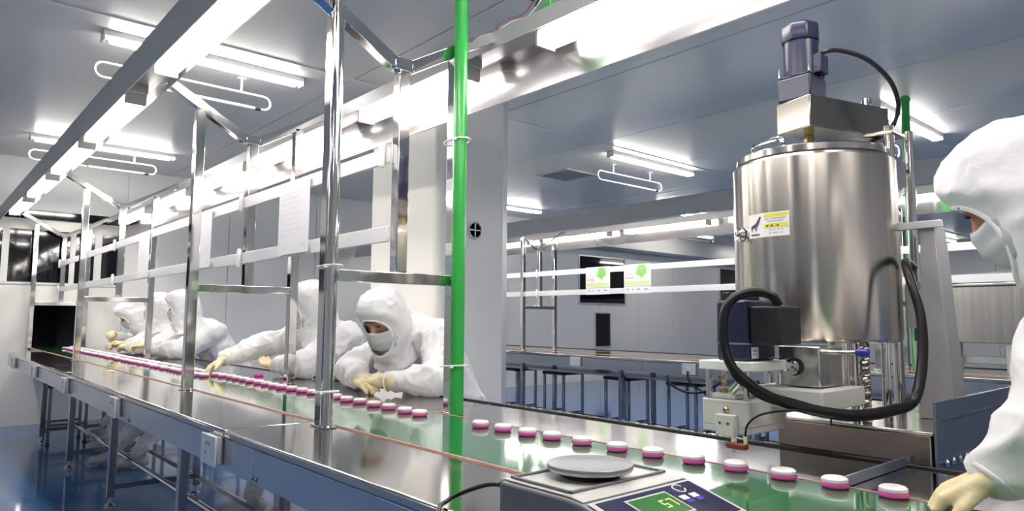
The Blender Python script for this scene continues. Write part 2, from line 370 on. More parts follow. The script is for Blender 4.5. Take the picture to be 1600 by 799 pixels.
def frame(x, dY, label, m='chrome', dz=0.):
    o = thing('support_frame', (x, dY+.24, HT+.001), label, 'support frame', 'steel frames standing on the conveyor tables')
    h = .0215; T = HT+.001
    for yy in (0., .48):
        p = MB().box(x-h, x+h, dY+yy-h, dY+yy+h, T, 2.085+dz).build('post', m, o, .003, 2)
        MB().box(x-.03, x+.03, dY+yy-.03, dY+yy+.03, T, T+.004).build('base_plate', m, p, .001, 1)
    MB().box(x-h, x+h, dY+h, dY+.48-h, 1.232, 1.270).build('cross_bar', m, o, .003, 2)
    MB().box(x-h, x+h, dY+.252-h, dY+.252+h, 1.270, 1.965+dz).build('center_post', m, o, .003, 2)
    e = [(-.150, 2.196), (.212, 1.985), (.282, 1.985), (.644, 2.196)]
    for a, b in zip(e[:-1], e[1:]):
        MB().bar((x, dY+a[0], a[1]+dz), (x, dY+b[0], b[1]+dz), .043, .043).build('arm', m, o, .003, 2)
    return o
A, B, C, D = 0., -1.363, -4.06, -6.70
frame(A, 0, 'polished steel frame beside the green pipe, nearest of the first line')
frame(B, 0, 'polished steel frame left of the reaching worker, second nearest')
frame(C, 0, 'polished steel frame in front of the farthest worker, third nearest')
frame(D, 0, 'polished steel frame at the dark wall opening, farthest of the first line')
frame(-3.6, 4.064, 'slim steel frame on the background line right of the column', dz=-.075)
frame(.05, 4.064, 'steel frame on the background line behind the tank', dz=-.075)

def trough(dY, side, x0, x1, label, dz=0., lo=0.):
    """sheet-metal light trough along the line; side -1 front, +1 back"""
    yi = dY+(-.150 if side < 0 else .644); s = side
    o = thing('light_trough', ((x0+x1)/2, yi, 2.2), label, 'light trough', 'light troughs over the lines')
    y1 = yi+s*.185
    MB().box(x0, x1, min(yi, y1), max(yi, y1), 2.208+dz, 2.214+dz).build('top_plate', 'trough_paint', o, smooth=0)
    MB().box(x0, x1, min(yi, yi+s*.004), max(yi, yi+s*.004), 2.150+dz, 2.2078+dz).build('inner_lip', 'trough_paint', o, smooth=0)
    MB().prism([(y1, 2.2078+dz), (y1+s*.003, 2.2078+dz), (y1+s*.030, 2.030+dz+lo), (y1+s*.027, 2.030+dz+lo)], 'x', x0, x1).build('skirt', 'reflector', o, smooth=0)
    MB().prism([(y1+s*.0032, 2.2078+dz), (y1+s*.006, 2.2078+dz), (y1+s*.033, 2.028+dz+lo), (y1+s*.0302, 2.028+dz+lo)], 'x', x0, x1).build('outer_skin', 'machine_grey', o, smooth=0)
    return o
def tubes(dY, side, spans, where, dz=0., labels=None):
    for i, (a, b) in enumerate(spans):
        yc = dY+(-.150-.085 if side < 0 else .644+.085)
        o = thing('tube_light', ((a+b)/2, yc, 2.12), (labels[i] if labels else 'glowing tube light in the %s, %s' % (where, i)), 'tube light', 'tube lights in the troughs')
        MB().box(a-.02, b+.02, yc-.05, yc+.05, 2.165+dz, 2.2075+dz).build('housing', 'trough_paint', o, .003, 1)
        MB().prism([(yc-.044, 2.164+dz), (yc+.044, 2.164+dz), (yc+.034, 2.112+dz), (yc-.034, 2.112+dz)], 'x', a, b).build('tube', 'line_tube', o, .01, 2)
        for q in (a-.012, b): MB().box(q, q+.012, yc-.046, yc+.046, 2.11+dz, 2.1645+dz).build('end_cap', 'trough_paint', o, .002, 1)
trough(0, -1, -6.75, 2.4, 'grey front light trough running to the upper left')
trough(0, 1, -6.75, 2.4, 'bright steel back light trough crossing the upper middle')
trough(4.064, -1, -6.7, 4.2, 'front light trough of the background line', -.085, .025)
trough(4.064, 1, -6.7, 4.2, 'rear light trough of the background line', -.075)
def names(where, out, seen, tail=()):
    return ['tube light of the %s, outside the picture, %s' % (where, q) for q in out]+['glowing tube light in the %s, %s' % (where, q) for q in seen]+['tube light of the %s, %s' % (where, q) for q in tail]
vis = ['nearest one in the picture', 'second nearest in the picture', 'third nearest in the picture', 'fourth nearest in the picture', 'fifth nearest in the picture', 'sixth nearest in the picture']
tubes(0, -1, [(1.3, 2.25), (.16, 1.1), (-1.04, -.06), (-2.52, -1.56), (-3.72, -2.72), (-4.98, -4.0), (-6.3, -5.3)], '', 0., names('front trough', ['overhead', 'next to the frame edge'], vis[:5]))
tubes(0, 1, [(1.36, 2.3), (.22, 1.2), (-1.1, -.24), (-2.5, -1.5), (-3.7, -2.72), (-4.98, -4.0), (-6.3, -5.3)], '', 0., names('back trough', ['overhead'], vis[:6]))
l2 = [(2.2, 3.2), (1.0, 2.0), (-.2, .8), (-1.5, -.45), (-2.75, -1.75), (-4.0, -3.0), (-5.3, -4.3)]
v2 = ['right of the tank', 'just left of the tank', 'above the posters', 'beside the column edge']
tubes(4.064, -1, l2, '', -.085, names('background front trough', ['far right', 'near right'], v2, ['hidden behind the column']))
tubes(4.064, 1, l2, '', -.075, names('background rear trough', ['far right', 'near right'], v2, ['hidden behind the column']))

def rail(dY, z, x0, x1, clips, label):
    o = thing('hanging_rail', ((x0+x1)/2, dY+.22, z), label, 'rail', 'white flat rails across the frames')
    MB().box(x0, x1, dY+.2175, dY+.2285, z-.027, z+.027).build('bar', 'rail_white', o, .002, 1)
    for c in clips:
        pts = [(c, dY+.206, z-.035), (c, dY+.206, z+.035)]
        MB().capsule(pts[0], pts[1], .011, .011).build('clip', 'plastic_white', o)
rail(0, 1.672, -6.7, -.02, [A-.045, B+.0, C, D+.1], 'upper white rail along the nearest line')
rail(0, 1.402, -6.7, -.02, [B, C, D+.1], 'lower white rail along the nearest line')
rail(4.064, 1.622, -6.2, 4.0, [-3.6, .05], 'upper white rail along the background line')
rail(4.064, 1.405, -6.2, 4.0, [-3.6, .05], 'lower white rail along the background line')

def paper(x0, x1, label, lines=9):
    o = thing('paper_sheet', ((x0+x1)/2, .211, 1.40), label, 'paper', 'paper sheets hung between the rails')
    MB().box(x0, x1, .2055, .2063, 1.382, 1.69).build('sheet', 'paper', o, smooth=0)
    m = MB()
    for k in range(lines):
        z = 1.64-k*.022; m.box(x0+.03, x0+(x1-x0)*random.uniform(.6, .9), .2048, .2052, z, z+.002)
    m.box(x1-.07, x1-.03, .2048, .2052, 1.41, 1.416)
    m.build('print', 'ink_faint', o, smooth=0)
paper(-.90, -.60, 'white printed paper sheet on the rails left of the chrome pipe')
paper(-2.02, -1.78, 'white paper sheet on the rails left of the second frame')
paper(-3.30, -3.02, 'white paper sheet on the rails above the two seated workers')

# round pipes strapped to frame A
o = thing('chrome_pipe', (.045, -.012, HT), 'tall round chrome pipe standing against the nearest front post', 'pipe')
MB().tube([(.045, -.012, HT+.001), (.045, -.012, ZC-.003)], .0155, 20).build('pipe_body', 'chrome', o)
MB().lathe([(.03, 0), (.03, .003), (.0172, .006), (.0172, .008)], (.045, -.012, HT+.001), 20).build('flange', 'chrome', o)
o = thing('green_pipe', (.055, .462, HT), 'tall bright green pipe beside the worker resting on folded arms', 'pipe')
MB().tube([(.055, .462, HT+.001), (.055, .462, ZC-.003)], .0240, 24).build('pipe_body', 'pipe_green', o)
MB().lathe([(.034, 0), (.034, .03), (.028, .034), (.028, .036)], (.055, .462, ZC-.04), 20).build('collar', 'pipe_green', o)
def tie(cx, cy, w, z, rx, label):
    o = thing('zip_tie', (cx, cy, z), label, 'zip tie', 'white zip ties around the pipes')
    p = [(cx+rx*cos(a), cy+w*sin(a), z+.004*cos(a)) for a in [2*pi*i/24 for i in range(25)]]
    MB().tube(p, .003, 6).build('strap', 'plastic_white', o)
    MB().box(cx+rx*.55-.005, cx+rx*.55+.005, cy-w*.86-.006, cy-w*.86+.004, z-.005, z+.005).build('lock', 'plastic_white', o, .001, 1)
tie(.024, -.008, .032, 1.275, .052, 'upper white zip tie on the chrome pipe')
tie(.024, -.008, .032, .895, .052, 'lower white zip tie on the chrome pipe')
tie(.030, .468, .040, 1.75, .060, 'upper white zip tie on the green pipe')
tie(.030, .468, .040, .955, .060, 'lower white zip tie on the green pipe')
o = thing('green_pipe', (.13, 4.52, HT), 'thin-looking distant green pipe behind the tank', 'pipe')
MB().tube([(.13, 4.52, HT+.001), (.13, 4.52, ZC-.003)], .03, 16).build('pipe_body', 'pipe_green', o)
MB().lathe([(.036, 0), (.036, .03), (.031, .034), (.031, .036)], (.13, 4.52, ZC-.04), 16).build('collar', 'pipe_green', o)

# loose wires on the back trough
o = thing('loose_wire', (.1, .66, 2.21), 'loose red and black wires curling above the back trough', 'wire')
MB().tube(spline([(.02, .648, 2.18), (.03, .646, 2.225), (.09, .64, 2.238), (.17, .65, 2.232), (.22, .655, 2.26), (.235, .66, 2.29)]), .0028, 6).build('red_wire', 'wire_red', o)
MB().tube(spline([(.05, .648, 2.216), (.12, .65, 2.224), (.19, .66, 2.222), (.25, .66, 2.25), (.26, .67, 2.28)]), .0025, 6).build('white_wire', 'plastic_white', o)
MB().tube([(.222, .652, 2.268), (.245, .655, 2.295)], .008, 8).tube([(.236, .66, 2.244), (.262, .664, 2.278)], .006, 8).build('wire_nut', 'rubber_black', o)
MB().box(.26, .31, .66, .70, 2.2145, 2.245).build('terminal_block', 'pipe_green', o, .003, 1)

# sockets on the aprons
def socket(x, yf, z, label, holes=True):
    o = thing('power_socket', (x, yf, z), label, 'socket', 'white power sockets on the aprons')
    b = MB().box(x-.058, x+.058, yf-.020, yf-.0005, z-.040, z+.040).build('back_box', 'scale_light', o, .003, 1)
    MB().box(x-.062, x+.062, yf-.027, yf-.0202, z-.043, z+.043).build('face_plate', 'plastic_white', o, .002, 2)
    if holes:
        m = MB()
        for dx, dz, a in ((-.018, .016, .5), (.0, .018, -.4), (.014, .018, .4), (-.018, -.010, 0)):
            M = Matrix.Translation((x+dx, yf-.0272, z+dz)) @ Matrix.Rotation(a, 4, 'Y')
            m.box(-.0016, .0016, -.0006, .0004, -.006, .006, M)
        m.build('slots', 'ink', o, smooth=0)
for i, x in enumerate((-.17, -1.44, -2.69, -3.93, -5.16)):
    socket(x, -.257, .728, 'white power socket on the near table front, %s from the camera' % ORD[i])
for i, x in enumerate((-1.3, -2.557)):
    socket(x, 4.064-.257, .728, 'white power socket on the background table front, %s one' % ('right' if i == 0 else 'left'), False)
for i, x in enumerate((.13, -1.24, -2.6)):
    o = thing('screw_pair', (x, -.258, .71), 'small dark screw pair on the apron joint, %s from the camera' % ORD[i], 'screw', 'screws on the apron joints')
    for dx in (-.012, .012):
        M = Matrix.Translation((x+dx, -.2572, .690)) @ Matrix.Rotation(pi/2, 4, 'X'); MB().lathe([(.006, 0), (.006, .002), (.003, .004)], n=10, M=M).build('screw_head', 'steel_dark', o)

# posters on the background line
def poster(x0, x1, label):
    y = 4.064+.2145; o = thing('poster', ((x0+x1)/2, y, 1.38), label, 'poster', 'green posters on the background rails')
    MB().box(x0, x1, y-.0015, y, 1.375, 1.655).build('sheet', 'paper', o, smooth=0)
    W = x1-x0; q = y-.0022
    MB().box(x0+.01, x1-.01, q, q+.0005, 1.455, 1.495).build('meadow', 'poster_lime', o, smooth=0)
    MB().prism([(x0+W*.45, 1.56), (x0+W*.62, 1.535), (x0+W*.66, 1.515), (x0+W*.7, 1.535), (x0+W*.85, 1.57), (x0+W*.82, 1.62), (x0+W*.78, 1.648), (x0+W*.55, 1.648), (x0+W*.5, 1.61)], 'y', q-.0006, q).build('leaf', 'poster_green', o, smooth=0)
    m = MB(); h = [(x0+W*.08, 1.50), (x0+W*.08, 1.55), (x0+W*.21, 1.575), (x0+W*.34, 1.55), (x0+W*.34, 1.50)]
    for a, b in zip(h, h[1:]): m.bar((a[0], q-.0008, a[1]), (b[0], q-.0008, b[1]), .0006, .006)
    m.bar((x0+W*.08, q-.0008, 1.525), (x0+W*.34, q-.0008, 1.525), .0006, .012); m.build('house_drawing', 'poster_pink', o, smooth=0)
    m = MB().box(x0, x1, q, q+.0005, 1.442, 1.446)
    for t, ww in ((.1, .09), (.3, .05), (.48, .12), (.75, .14)): m.box(x0+W*t, x0+W*(t+ww), q, q+.0005, 1.408, 1.420)
    for t in (.56, .66): m.box(x0+W*t, x0+W*t+.025, q-.0012, q-.0008, 1.60, 1.625)
    m.build('print', 'ink_grey', o, smooth=0)
poster(-2.87, -2.545, 'left green and white poster on the background rails')
poster(-2.365, -2.04, 'right green and white poster on the background rails')

# ------------------------------------------------------------------ jars on the belt
def make_jar():
    o = thing('cosmetic_jar', (0, 0, 0), 'jar', 'jar', 'pink jars with white lids on the belt')
    MB().lathe([(.018, 0), (.0235, .001), (.0262, .004), (.0266, .0075), (.0253, .0112), (.022, .0115)], n=24).build('base', 'jar_pink', o)
    MB().lathe([(.0225, .0116), (.0245, .0120), (.0248, .0150), (.0243, .0180), (.0228, .0186), (.0215, .0204), (.0195, .0211), (.010, .0213)], n=24).build('lid', 'jar_lid', o)
    return o
J0 = make_jar(); used = [False]
def jar(x, y, label):
    if not used[0]: used[0] = True; j = J0; j.location = (x, y, HT+.0026); j['label'] = label
    else: j = dup(J0, Vector((x, y, HT+.0026))-Vector(J0.location), label)
    j.rotation_euler = (0, 0, random.uniform(0, 6))
near = [(1.47, .418), (1.366, .410), (1.264, .403), (1.158, .398), (1.055, .392), (.949, .380), (.847, .370), (.732, .366), (.627, .359), (.538, .350), (.437, .346), (.341, .340), (.021, .335), (-.07, .335), (-.19, .343), (-.29, .341), (-.40, .343), (-.495, .338), (-.60, .345), (-.72, .345)]
x = -.82
while x > -6.5: near.append((x, .345+random.uniform(-.008, .008))); x -= random.uniform(.094, .104) if x > -2.2 else random.uniform(.072, .082)
for i, (x, y) in enumerate(near):
    jar(x, y, 'pink jar with white lid in the main belt row, %s counting from the right' % ordinal(i+1))
x = -1.98; i = 0
while x > -6.3:
    i += 1; jar(x, .262+random.uniform(-.01, .01), 'pink jar with white lid in the front belt row, %s from its near end' % ordinal(i)); x -= random.uniform(.073, .085)
o = thing('pink_lid', (-1.917, .541, HT), 'loose pink jar base on the steel shelf before the reaching worker', 'jar')
MB().lathe([(.018, 0), (.0235, .001), (.0262, .005), (.0268, .009), (.0255, .0135), (.022, .0138), (.02, .006)], (-1.917, .541, HT+.0005), 24).build('cup', 'jar_pink', o)
MB().lathe([(.0262, .006), (.0275, .007), (.0275, .009), (.0265, .0098)], (-1.917, .541, HT+.0005), 24).build('rim', 'jar_pink', o)

# ------------------------------------------------------------------ stools
def make_stool(x, y, label, h=.46):
    o = thing('stool', (x, y, 0), label, 'stool', 'steel stools with black seats'); a = .14
    MB().box(x-a-.02, x+a+.02, y-a-.02, y+a+.02, h-.03, h).build('seat', 'rubber_black', o, .008, 2)
    for sx in (-1, 1):
        for sy in (-1, 1):
            l = MB().box(x+sx*a-.0125, x+sx*a+.0125, y+sy*a-.0125, y+sy*a+.0125, .02, h-.031).build('leg', 'leg_steel', o, .002, 1)
            MB().lathe([(.018, 0), (.018, .012), (.012, .02)], (x+sx*a, y+sy*a, 0), 10).build('foot', 'rubber_black', l)
    for s_ in (-1, 1):
        MB().box(x-a+.013, x+a-.013, y+s_*a-.01, y+s_*a+.01, .10, .12).build('stretcher', 'leg_steel', o)
        MB().box(x+s_*a-.01, x+s_*a+.01, y-a+.013, y+a-.013, .16, .18).build('stretcher', 'leg_steel', o)
    return o
make_stool(-5.42, .16, 'black-topped stool pushed under the far end of the near table', .52)
make_stool(-.80, 1.10, 'stool under the worker resting on folded arms')
make_stool(-1.82, 1.12, 'stool under the worker reaching over the belt')
make_stool(-3.92, 1.10, 'stool under the right one of the two side-by-side workers')
make_stool(-4.62, 1.10, 'stool under the left one of the two side-by-side workers')
make_stool(-5.25, 1.05, 'stool under the farthest worker')
for i, x in enumerate((-3.92, -3.2, -2.35, -1.62, -.85, -.2)):
    make_stool(x, 4.064+.22, 'stool under the background table, %s from the left' % ORD[i], .58)

# ------------------------------------------------------------------ filling machine behind the belt
fm = thing('filling_machine', (1.2, .95, 0), 'filling machine with a big stainless tank and dosing head over the belt', 'filling machine')
def part(mb, name, m, parent=fm, bevel=0., smooth=35): return mb.build(name, m, parent, bevel, 2, smooth)
cab = part(MB().box(1.06, 1.425, .765, 1.32, .06, .862), 'cabinet', 'steel_dark', bevel=.004)
part(MB().box(1.052, 1.43, .7605, 1.33, .8625, .870), 'cabinet_lid', 'steel_brushed', cab, .002)
part(MB().box(1.431, 1.437, .762, 1.62, .30, .938), 'side_panel', 'machine_blue', bevel=.0015)
part(MB().box(1.4372, 1.4385, .80, 1.60, .893, .896), 'panel_groove', 'steel_dark', smooth=0)
for k in range(5): part(MB().lathe([(.008, 0), (.008, .006), (.004, .01)], n=10, M=Matrix.Translation((1.437, .80+k*.045, .80)) @ Matrix.Rotation(pi/2, 4, 'Y')), 'bolt', 'chrome')
for (a, b) in ((1.08, .80), (1.40, .80), (1.08, 1.29), (1.40, 1.29)): part(MB().lathe([(.03, 0), (.03, .01), (.012, .02), (.012, .06)], (a, b, 0), 14), 'foot', 'chrome')
# tank
TX, TY, TR = 1.098, .925, .212
tk = part(MB().lathe([(.02, 1.060), (TR-.02, 1.062), (TR-.004, 1.066), (TR, 1.074), (TR, 1.545), (TR-.006, 1.552), (TR-.02, 1.553)], (TX, TY, 0), 96), 'tank', 'tank_steel')
part(MB().lathe([(TR-.018, 1.5535), (TR-.012, 1.558), (TR-.012, 1.575), (TR-.02, 1.580), (.05, 1.592), (.03, 1.592)], (TX, TY, 0), 96), 'tank_lid', 'steel_brushed', tk)
part(MB().lathe([(TR-.0115, 1.5535), (TR-.0095, 1.5535), (TR-.0095, 1.5585), (TR-.0115, 1.5585)], (TX, TY, 0), 96), 'gasket', 'rubber_black', tk)
hd = [(TX-.11, TY-.12, 1.575), (TX-.11, TY-.12, 1.603), (TX-.095, TY-.127, 1.613), (TX-.02, TY-.15, 1.613), (TX-.005, TY-.155, 1.603), (TX-.005, TY-.155, 1.575)]
part(MB().tube(spline(hd, 3), .006, 8), 'lid_handle', 'chrome', tk)
def ontank(a, z, r=TR): return Vector((TX+r*cos(a), TY+r*sin(a), z))
A0 = radians(-93)   # towards the belt
# curved warning sticker wrapped on the tank
def sticker(a0, a1, z0, z1, off, m, name, n=10, parent=None):
    vs = []; fs = []
    for i in range(n+1):
        a = a0+(a1-a0)*i/n
        for z in (z0, z1): vs.append(ontank(a, z, TR+off))
    for i in range(n): fs.append((2*i, 2*i+2, 2*i+3, 2*i+1))
    return MB().add(vs, fs).build(name, m, parent or fm)
def ang(u): return radians(-113.5+u*33.5)      # 0..1 across the sticker
st = sticker(ang(0), ang(1), 1.338, 1.402, .0008, 'paper', 'warning_sticker')
def stk(u0, u1, v0, v1, m, name): sticker(ang(u0), ang(u1), 1.338+.064*v0, 1.338+.064*v1, .0013, m, name, 6, st)
stk(.44, .97, .80, .95, 'sign_yellow', 'header_band'); stk(.44, .97, .36, .53, 'sign_yellow', 'header_band')
for (u0, u1, v) in ((.46, .56, .70), (.60, .93, .71), (.52, .88, .61), (.56, .62, .25), (.66, .70, .25), (.74, .80, .25), (.83, .88, .25), (.56, .60, .12), (.64, .76, .12), (.80, .86, .12)): stk(u0, u1, v, v+.045, 'ink_grey', 'print')
for (u0, u1) in ((.50, .55), (.60, .65), (.74, .78)): sticker(ang(u0), ang(u1), 1.338+.064*.41, 1.338+.064*.48, .0018, 'ink', 'print', 3, st)
stk(.08, .32, .10, .16, 'ink', 'pictogram')
pg = [(.07, .44), (.10, .52), (.22, .60), (.33, .88), (.37, .86), (.29, .52), (.24, .44), (.25, .30), (.22, .28), (.20, .42), (.13, .40), (.11, .27), (.09, .28), (.09, .40)]
bmv = MB(); vs = [ontank(ang(u), 1.338+.064*v_, TR+.0016) for u, v_ in pg]; bmv.add(vs, [tuple(range(len(vs)))]); bmv.build('pictogram', 'ink', st, smooth=0)
# sight glass fitting on the tank
ga = radians(-119); g = ontank(ga, 1.352)
GM = Matrix.Translation(g) @ Vector((cos(ga), sin(ga), 0)).to_track_quat('Z', 'Y').to_matrix().to_4x4()
sg = part(MB().lathe([(.019, -.006), (.019, .006), (.017, .009), (.0185, .010), (.0185, .020), (.014, .023), (.012, .019)], n=28, M=GM), 'sight_fitting', 'chrome')
part(MB().lathe([(.0196, .0065), (.0196, .0095)], n=28, M=GM), 'seal_ring', 'rubber_black', sg); part(MB().lathe([(.006, .019), (.006, .025), (.003, .026)], n=12, M=GM), 'center_bolt', 'steel_dark', sg)
# mixer on the tank
br = part(MB().bar((1.095, .832, 1.686), (1.185, 1.13, 1.686), .118, .088), 'mixer_bracket', 'steel_dark', bevel=.003)
part(MB().tube([(1.095, .925, 1.59), (1.095, .925, 1.641)], .013, 16), 'shaft', 'brass', br)
mo = part(MB().box(1.045, 1.141, .845, .945, 1.7325, 1.800), 'mixer_gearbox', 'motor_navy', bevel=.005)
part(MB().box(1.049, 1.137, .849, .941, 1.8005, 1.806), 'flange', 'motor_black', mo, .002)
part(MB().lathe([(.047, 1.806), (.047, 1.915)], (1.093, .895, 0), 40), 'motor_body', 'motor_navy', mo)
part(MB().lathe([(.050, 1.905), (.053, 1.909), (.053, 1.950), (.050, 1.958), (.040, 1.963), (.02, 1.964)], (1.093, .895, 0), 8, None), 'motor_cap', 'motor_navy', mo, .004)
part(MB().box(1.135, 1.158, .875, .925, 1.806, 1.86), 'terminal_box', 'motor_navy', mo, .003)
for (a, b) in ((1.05, .85), (1.136, .85), (1.136, .94)): part(MB().tube([(a, b, 1.806), (a, b, 1.83)], .004, 8), 'stud', 'chrome', mo)
part(MB().tube(spline([(1.138, .90, 1.858), (1.165, .90, 1.866), (1.20, .92, 1.862), (1.25, .955, 1.832), (1.288, 1.0, 1.775), (1.297, 1.03, 1.71), (1.275, 1.04, 1.655), (1.235, 1.035, 1.628), (1.200, 1.0, 1.60), (1.195, .99, 1.578)]), .0062, 10), 'motor_cable', 'cable_black')
part(MB().lathe([(.012, 0), (.012, .02), (.016, .022), (.016, .035), (.006, .038)], (1.185, 1.10, 1.732), 14), 'grease_fitting', 'chrome')
# rear columns and support plates
part(MB().tube([(1.268, 1.03, .871), (1.268, 1.03, 1.655)], .014, 20), 'column', 'chrome'); part(MB().tube([(1.285, 1.13, .871), (1.285, 1.13, 1.655)], .012, 20), 'column', 'chrome')
part(MB().box(1.205, 1.287, 1.01, 1.10, 1.630, 1.6415), 'column_head', 'steel_dark', bevel=.003)
part(MB().prism([(1.325, .871), (1.408, .871), (1.378, 1.36), (1.345, 1.36)], 'y', 1.00, 1.09), 'gusset_post', 'machine_post', bevel=.002)
part(MB().box(1.282, 1.338, 1.06, 1.09, 1.10, 1.225), 'back_plate', 'machine_grey', bevel=.002)
part(MB().box(1.28, 1.40, .985, .999, 1.358, 1.378), 'cross_bracket', 'frame_alu', bevel=.002)
for (a, b) in ((1.235, .83), (1.30, .86), (1.02, .80)): part(MB().tube([(a, b, .871), (a, b, 1.063)], .011, 16), 'support_rod', 'chrome')
hx = MB()
for s_ in (0, pi): hx.tube([(1.262+.008*cos(s_+t*.9), .83+.008*sin(s_+t*.9), .872+t*.0019) for t in range(100)], .0045, 6)
part(hx, 'spiral_hose', 'steel_dark')
# discharge block, valve, dosing arm
pb = part(MB().box(1.155, 1.255, .60, .72, .965, 1.058), 'pump_block', 'steel_brushed', bevel=.003)
KM = Matrix.Translation((1.196, .60, 1.010)) @ Matrix.Rotation(pi/2, 4, 'X')
part(MB().lathe([(.021, 0), (.021, .004), (.019, .005)], n=28, M=KM), 'knob_seat', 'rubber_black', pb); part(MB().lathe([(.0185, .004), (.0185, .012), (.017, .013), (.003, .0128)], n=28, M=Matrix.Translation((-.003, 0, 0)) @ KM), 'knob', 'chrome', pb)
part(MB().lathe([(.003, 0.012), (.003, .0135)], n=10, M=KM), 'knob_dot', 'ink', pb)
part(MB().tube([(1.235, .745, .965), (1.235, .745, 1.065)], .026, 20), 'outlet_pipe', 'steel_brushed')
vl = part(MB().tube([(1.250, .70, 1.042), (1.300, .69, 1.044)], .006, 12), 'valve_stem', 'chrome')
part(MB().box(1.298, 1.330, .682, .696, 1.037, 1.053), 'valve_handle', 'blue_handle', vl, .005)
part(MB().box(1.10, 1.285, .545, .768, .918, .962), 'dosing_arm', 'machine_grey', bevel=.003)
# dosing head
hdm = part(MB().box(1.045, 1.165, .445, .615, .862, .936), 'dosing_head', 'machine_grey', bevel=.003)
part(MB().box(1.044, 1.1655, .4445, .6155, .878, .8795), 'joint_line', 'seam_grey', hdm, smooth=0)
part(MB().box(1.063, 1.125, .455, .55, .9365, .948), 'head_cap', 'machine_grey', hdm, .003)
nb = part(MB().box(1.090, 1.138, .425, .4445, .858, .905), 'nozzle_block', 'machine_grey', hdm, .002)
for dx in (1.103, 1.124): part(MB().lathe([(.0032, 0), (.0032, .0008)], n=12, M=Matrix.Translation((dx, .425, .886)) @ Matrix.Rotation(pi/2, 4, 'X')), 'hole', 'ink', nb)
part(MB().lathe([(.007, 0), (.007, .004), (.004, .007)], n=14, M=Matrix.Translation((1.108, .4445, .914)) @ Matrix.Rotation(pi/2, 4, 'X')), 'adjust_screw', 'brass', hdm)
part(MB().tube([(1.132, .435, .858), (1.132, .435, .846)], .006, 12), 'nozzle_tube', 'plastic_white', nb)
part(MB().box(1.118, 1.165, .424, .442, .832, .845), 'red_nozzle', 'red_part', bevel=.003); part(MB().tube([(1.133, .433, .832), (1.133, .433, .822)], .003, 10), 'needle', 'chrome')
part(MB().tube([(1.112, .433, .839), (1.1185, .433, .839)], .004, 10), 'nozzle_pin', 'chrome')
part(MB().tube(spline([(1.160, .436, .846), (1.163, .432, .87), (1.172, .43, .892), (1.195, .44, .912), (1.235, .47, .922), (1.27, .52, .922)]), .0025, 8), 'sensor_cable', 'cable_black')
part(MB().tube([(1.160, .436, .845), (1.1605, .4345, .862)], .0042, 8), 'cable_end', 'poster_lime')
for (a, b) in ((1.058, .455), (1.155, .455), (1.058, .60), (1.155, .60)): part(MB().tube([(a, b, .9365), (a, b, 1.003)], .0075, 14), 'guide_rod', 'chrome')
pl = part(MB().box(1.040, 1.180, .440, .625, 1.003, 1.024), 'motor_plate', 'plastic_white', bevel=.002)
for (z, r) in ((.95, .011), (.965, .008), (.98, .012)): part(MB().lathe([(r, 0), (r, .009)], (1.088, .47, z), 8), 'fitting', 'brass', hdm)
part(MB().tube([(1.088, .47, .948), (1.088, .47, 1.003)], .006, 12), 'piston_rod', 'chrome', hdm)
part(MB().tube([(1.115, .46, .955), (1.150, .445, .985)], .009, 12), 'hose_fitting', 'chrome', hdm)
dm = part(MB().box(1.070, 1.150, .470, .600, 1.0245, 1.165), 'drive_motor', 'motor_navy', bevel=.006)
part(MB().box(1.0690, 1.1508, .4688, .6015, 1.062, 1.066), 'seam', 'scale_grey', dm, smooth=0); part(MB().box(1.068, 1.085, .50, .56, 1.1655, 1.185), 'top_plug', 'motor_black', dm, .003)
part(MB().box(1.110, 1.140, .49, .55, 1.1655, 1.178), 'top_plug', 'motor_black', dm, .003)
part(MB().box(1.1505, 1.225, .480, .580, 1.063, 1.150), 'junction_box', 'motor_black', dm, .004)
part(MB().box(1.1515, 1.1525, .485, .515, 1.030, 1.056), 'name_plate', 'paper', dm, smooth=0)
part(MB().box(1.1527, 1.153, .488, .512, 1.046, 1.050).box(1.1527, 1.153, .488, .505, 1.038, 1.041), 'name_plate_print', 'ink_grey', dm, smooth=0)
# thick cable loom
loom = spline([(1.215, .50, 1.152), (1.200, .485, 1.176), (1.165, .455, 1.182), (1.135, .425, 1.160), (1.128, .410, 1.120), (1.133, .402, 1.065), (1.155, .402, 1.010), (1.195, .432, .965), (1.245, .50, .932), (1.315, .60, .910), (1.365, .70, .917), (1.390, .775, .940), (1.398, .815, 1.030), (1.390, .84, 1.135), (1.362, .86, 1.228), (1.335, .92, 1.268), (1.325, 1.0, 1.26)])
part(MB().tube(loom, [.0105+.003*math.exp(-((i/len(loom)-.6)/.14)**2) for i in range(len(loom))], 12), 'cable_loom', 'cable_black')
for k in range(5):
    q = [p_+Vector((.006*sin(i*.35+k*1.3), .006*cos(i*.3+k), .008*sin(i*.27+k*2.1))) for i, p_ in enumerate(loom[34:74])]
    part(MB().tube(q, .0042, 8), 'loose_cable', 'cable_black')
for i in (26, 40, 52): 
    p_ = loom[i]; part(MB().tube([p_+Vector((0, 0, -.012)), p_+Vector((.002, -.004, -.026))], .002, 6), 'cable_tie', 'cable_black')
# lip at the end of the back shelf
o = thing('shelf_lip', (1.38, .6, HT), 'blue-grey angled metal lip ending the back shelf beside the last jar', 'metal lip')
MB().box(1.372, 1.378, .440, .745, HT+.001, HT+.022).build('upright', 'machine_blue', o, .001, 1); MB().box(1.348, 1.371, .440, .745, HT+.001, HT+.004).build('flat', 'steel_apron', o, .001, 1)

